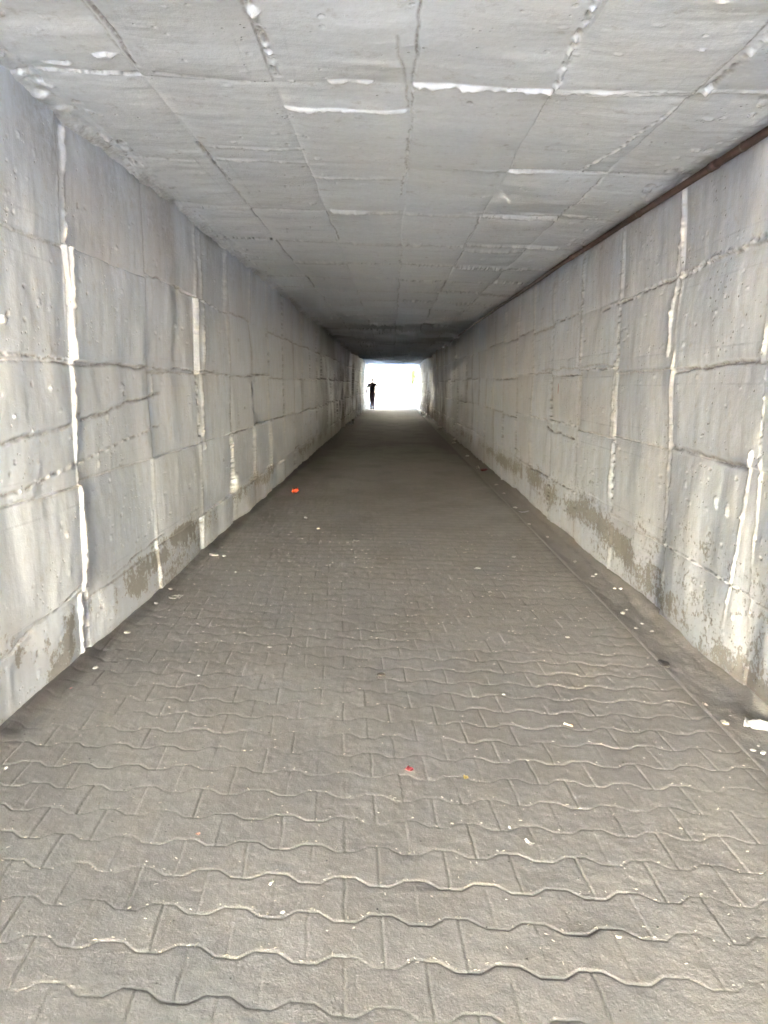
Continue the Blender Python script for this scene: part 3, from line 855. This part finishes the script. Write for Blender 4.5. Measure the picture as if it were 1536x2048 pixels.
for nm, a0, a1, b0, b1, mt in (('blue_mark', 12, 15, 8, 11, M_blue), ('brown_mark', 4, 7, 7, 11, M_brownp)):
    bm = bmesh.new(); d = {}
    for i in range(a0, a1 + 1):
        for j in range(b0, b1 + 1):
            a, b = i / (NX - 1), j / (NY - 1)
            z = .012 + .020 * (1 + mnoise.noise(Vector((a * 4, b * 3, 1)))) * (4 * b * (1 - b)) ** .5 + .010 * abs(mnoise.noise(Vector((a * 11, b * 7, 4))))
            d[i, j] = bm.verts.new(((a - .5) * .17 + .008 * mnoise.noise(Vector((b * 5, a * 3, 8))), (b - .5) * (.055 + .03 * a) + .006 * mnoise.noise(Vector((a * 6, 2, 3))), z - .0085))
    for i in range(a0, a1):
        for j in range(b0, b1): bm.faces.new((d[i, j], d[i + 1, j], d[i + 1, j + 1], d[i, j + 1]))
    bmesh.ops.solidify(bm, geom=bm.faces[:], thickness=.0008)
    bm_object(nm, bm, mt, wr, True)

stone('concrete_chip', 'large cream chip in the gutter just left of the white wrapper', 'chip', 1.436, 3.053, .036, M_cream, 1, None, .5)
stone('concrete_chip', 'left one of the two small white chips in the gutter below the wrapper', 'chip', 1.445, 2.81, .017, M_white, 2, None, .5)
stone('concrete_chip', 'right one of the two small white chips in the gutter below the wrapper', 'chip', 1.480, 2.80, .021, M_white, 3, None, .5)
stone('concrete_chip', 'brownish round chip where pavers meet gutter, up and left of the cream chip', 'chip', 1.424, 3.23, .022, plain('tan_chip', (.30, .25, .22)), 4, None, .7)
flake('pale_leaf', 'pale curled leaf lying near the foot of the left wall', 'leaf', -1.46, 4.877, .10, .075, M_white, R(32), .15, 11)
flake('orange_wrapper', 'bright orange crumpled wrapper on the pavers by the left wall', 'wrapper', -1.269, 9.76, .10, .10, M_orange, .4, .5, 12, None, 11, .5)
flake('peach_scrap', 'tiny peach coloured scrap on the near left pavers', 'scrap', -.618, 2.187, .015, .014, M_peach, .2, .3, 13)
flake('pink_petal', 'crumpled pink red petal on the near middle pavers', 'petal', .067, 2.589, .036, .030, M_pink, .5, .35, 14, None, 9, .35)
flake('yellow_leaf', 'small yellow leaf on the pavers right of the pink petal', 'leaf', .272, 2.539, .018, .028, M_yellow, .2, .4, 15)
flake('paper_scrap', 'bent white paper scrap on the near pavers right of the yellow leaf', 'scrap', .432, 2.142, .042, .016, M_white, R(-52), .5, 16)
stub('cigarette_end', 'white cigarette end standing out on the near left pavers', 'cigarette end', -.344, 1.947, .020, .0035, M_white, R(68))
stub('cigarette_end', 'cream cigarette end lying on the pavers toward the right gutter', 'cigarette end', .744, 2.985, .030, .005, M_cream, R(-38), M_peach)
flake('white_scrap', 'flat white scrap on the mid pavers, left and farther of two near it', 'scrap', .673, 5.712, .055, .05, M_white, .1, .1, 17)
flake('white_scrap', 'small white scrap on the mid pavers directly before the flat white one', 'scrap', .678, 5.025, .03, .03, M_cream, .1, .3, 18)
flake('white_scrap', 'white flake on the mid pavers nearest the start of the gutter', 'scrap', 1.02, 6.12, .045, .03, M_cream, .7, .3, 19)
stone('dark_stone', 'small black stone alone in the middle of the pavers', 'stone', -.054, 3.523, .030, M_dark, 5)
stone('dark_lump', 'flat dark lump of dirt on the edge of the gutter', 'lump', 1.414, 3.734, .062, M_dark, 6, None, .28, .3, 1.6)
stone('dark_stone', 'small dark stone far out on the middle pavers left of centre', 'stone', -.33, 6.75, .035, M_dark, 7)
flake('red_scrap', 'faint red scrap at the foot of the left wall', 'scrap', -1.53, 3.33, .05, .02, M_red, R(35), .2, 20)
flake('white_scrap', 'white scrap at the very left edge of the near pavers', 'scrap', -1.45, 2.60, .022, .018, M_white, .2, .3, 21)
flake('plastic_bag', 'crumpled white bag scrap in the far gutter near the opening', 'bag', 1.486, 35.1, .36, .26, M_film, .2, .4, 22, None, 12, .5)
flake('plastic_bag', 'smaller white scrap before the crumpled bag in the far gutter', 'bag', 1.41, 33.4, .16, .14, M_film, .2, .4, 23, None, 12, .5)
flake('plastic_bag', 'white bag scrap lying far off along the foot of the left wall', 'bag', -1.44, 26.8, .22, .20, M_film, .2, .5, 24, None, 12, .5)
flake('paper_ball', 'pale paper by a dark red stain in the far right gutter', 'paper', 1.492, 12.955, .07, .08, M_cream, .2, .6, 25, None, 9, .6)
stone('red_wrapper', 'dark red lump beside the pale paper in the far right gutter', 'wrapper', 1.57, 12.7, .13, plain('dark_red', (.12, .03, .03)), 8, None, .4)
flake('torn_film', 'long thin torn clear film in the gutter beside white bits', 'film', 1.51, 8.48, .15, .05, M_film, .1, .3, 26)
bits = [(1.591, 25.2, .16, 'farthest'), (1.553, 18.81, .08, 'before the farthest'), (1.635, 19.5, .10, 'by the wall'), (1.542, 15.3, .07, ''), (1.528, 10.88, .045, ''), (1.507, 9.995, .045, ''), (1.464, 8.811, .04, ''),
        (1.519, 6.072, .03, ''), (1.536, 5.585, .025, ''), (1.57, 5.62, .02, ''), (1.617, 5.154, .024, ''), (1.59, 5.2, .02, ''), (1.482, 4.649, .028, ''), (1.53, 4.72, .016, ''), (1.47, 4.342, .024, ''), (1.535, 4.43, .02, ''), (1.544, 4.285, .018, ''), (1.60, 3.16, .012, ''), (1.50, 3.14, .011, ''), (1.49, 2.86, .011, ''), (1.53, 2.845, .012, ''), (1.43, 7.7, .03, ''), (1.50, 7.1, .028, '')]
for k, (x, y, sz, _) in enumerate(bits):
    stone('white_bit', 'small white bit of rubble strewn along the gutter under the right wall', 'rubble bit', x, y, sz, (M_white, M_cream, M_cream)[k % 3], 30 + k, 'white bits strewn along the right gutter', .55)
for k, (x, y, sz) in enumerate([(-.928, 7.963, .03), (-.732, 7.339, .03), (-1.411, 6.145, .03), (-.665, 3.908, .022), (.384, 2.231, .010), (.593, 1.75, .012), (-.296, 1.83, .012), (1.0, 4.1, .02), (-.95, 3.5, .014), (-1.2, 5.6, .02), (.52, 3.3, .012)]):
    stone('pale_grit', 'pale speck of grit lying loose on the pavers', 'grit', x, y, sz, (M_white, M_cream)[k % 2], 60 + k, 'pale grit scattered on the pavers', .5)
for k in range(26):
    rr = random.Random(900 + k); y = 1.75 + 3.2 * rr.random() ** 1.5; x = rr.uniform(-1.3, 1.3) * min(1, y / 2.8)
    stone('dark_grit', 'black speck of grit lying loose on the pavers', 'grit', x, y, rr.uniform(.003, .007), M_dark, 90 + k, 'dark grit scattered on the pavers', .7)
for k, (x, y, sz) in enumerate([(-1.503, 6.183, .07), (-1.56, 5.1, .035), (-1.55, 4.75, .03), (-1.53, 4.15, .03), (-1.50, 3.6, .025)]):
    stone('mortar_crumb', 'crumb of pale mortar fallen at the foot of the left wall', 'mortar crumb', x, y, sz, M_cream, 130 + k, 'mortar crumbs along the left wall', .4)

# chaff caught in the joints: countless
rr = random.Random(77); bm = bmesh.new()
for _ in range(950):
    y = 1.65 + 5.5 * rr.random() ** 1.7; x = rr.uniform(-1.5, 1.36)
    kk = round((y * math.cos(th) - x * math.sin(th)) / ROW)
    if rr.random() < .7:
        Aa = x * math.cos(th) - y * math.sin(th) + .10
        tt = (Aa / PER) % 1.0; wv = max(-1, min(1, (abs(tt - .5) * 4 - 1) * 2.5))
        y = (kk * ROW + AMP * (1 if kk % 2 == 0 else -1) * wv + x * math.sin(th) + rr.uniform(-.004, .012)) / math.cos(th)
    l = rr.uniform(.003, .009) * (1 + .12 * y); a = rr.uniform(0, 3.14); w = .0007 + .0002 * y
    d = Vector((math.cos(a), math.sin(a), rr.uniform(-.15, .15))) * l / 2; e = Vector((-math.sin(a), math.cos(a), 0)) * w
    c = Vector((x, y, ground_z(x, y) + .004))
    vv = [bm.verts.new(c + d + e), bm.verts.new(c - d + e), bm.verts.new(c - d - e), bm.verts.new(c + d - e), bm.verts.new(c + Vector((0, 0, w)) + d * .8), bm.verts.new(c + Vector((0, 0, w)) - d * .8)]
    for f in ((0, 1, 5, 4), (2, 3, 4, 5), (1, 2, 5), (3, 0, 4), (3, 2, 1, 0)): bm.faces.new([vv[i] for i in f])
ch = bm_object('straw_chaff', bm, plain('straw', (.52, .46, .34), (.40, .36, .27)))
tag(ch, 'fine pale straw and chaff caught in the paver joints', 'chaff', None, 'stuff')

# red paint smear on the right wall
iu = int(np.searchsorted(SR.u, 7.58))
bm = bmesh.new(); prev = None
for k in range(9):
    z = 1.33 + .10 * k / 8; w = .012 * math.sin(math.pi * (k + .6) / 9.2) + .002
    iv = int(np.searchsorted(SR.v, z + .03)); hx = XR - float(SR.h[iu, iv]) - .004
    cur = [bm.verts.new((hx, 7.58 - w + .004 * math.sin(k * 2), z)), bm.verts.new((hx - .002, 7.58 + .003 * math.sin(k), z)), bm.verts.new((hx, 7.58 + w * .8, z))]
    if prev:
        bm.faces.new((prev[0], prev[1], cur[1], cur[0])); bm.faces.new((prev[1], prev[2], cur[2], cur[1]))
    prev = cur
bmesh.ops.solidify(bm, geom=bm.faces[:], thickness=.002)
tag(bm_object('red_paint_smear', bm, M_red), 'small red paint smear halfway up the right wall', 'paint smear')
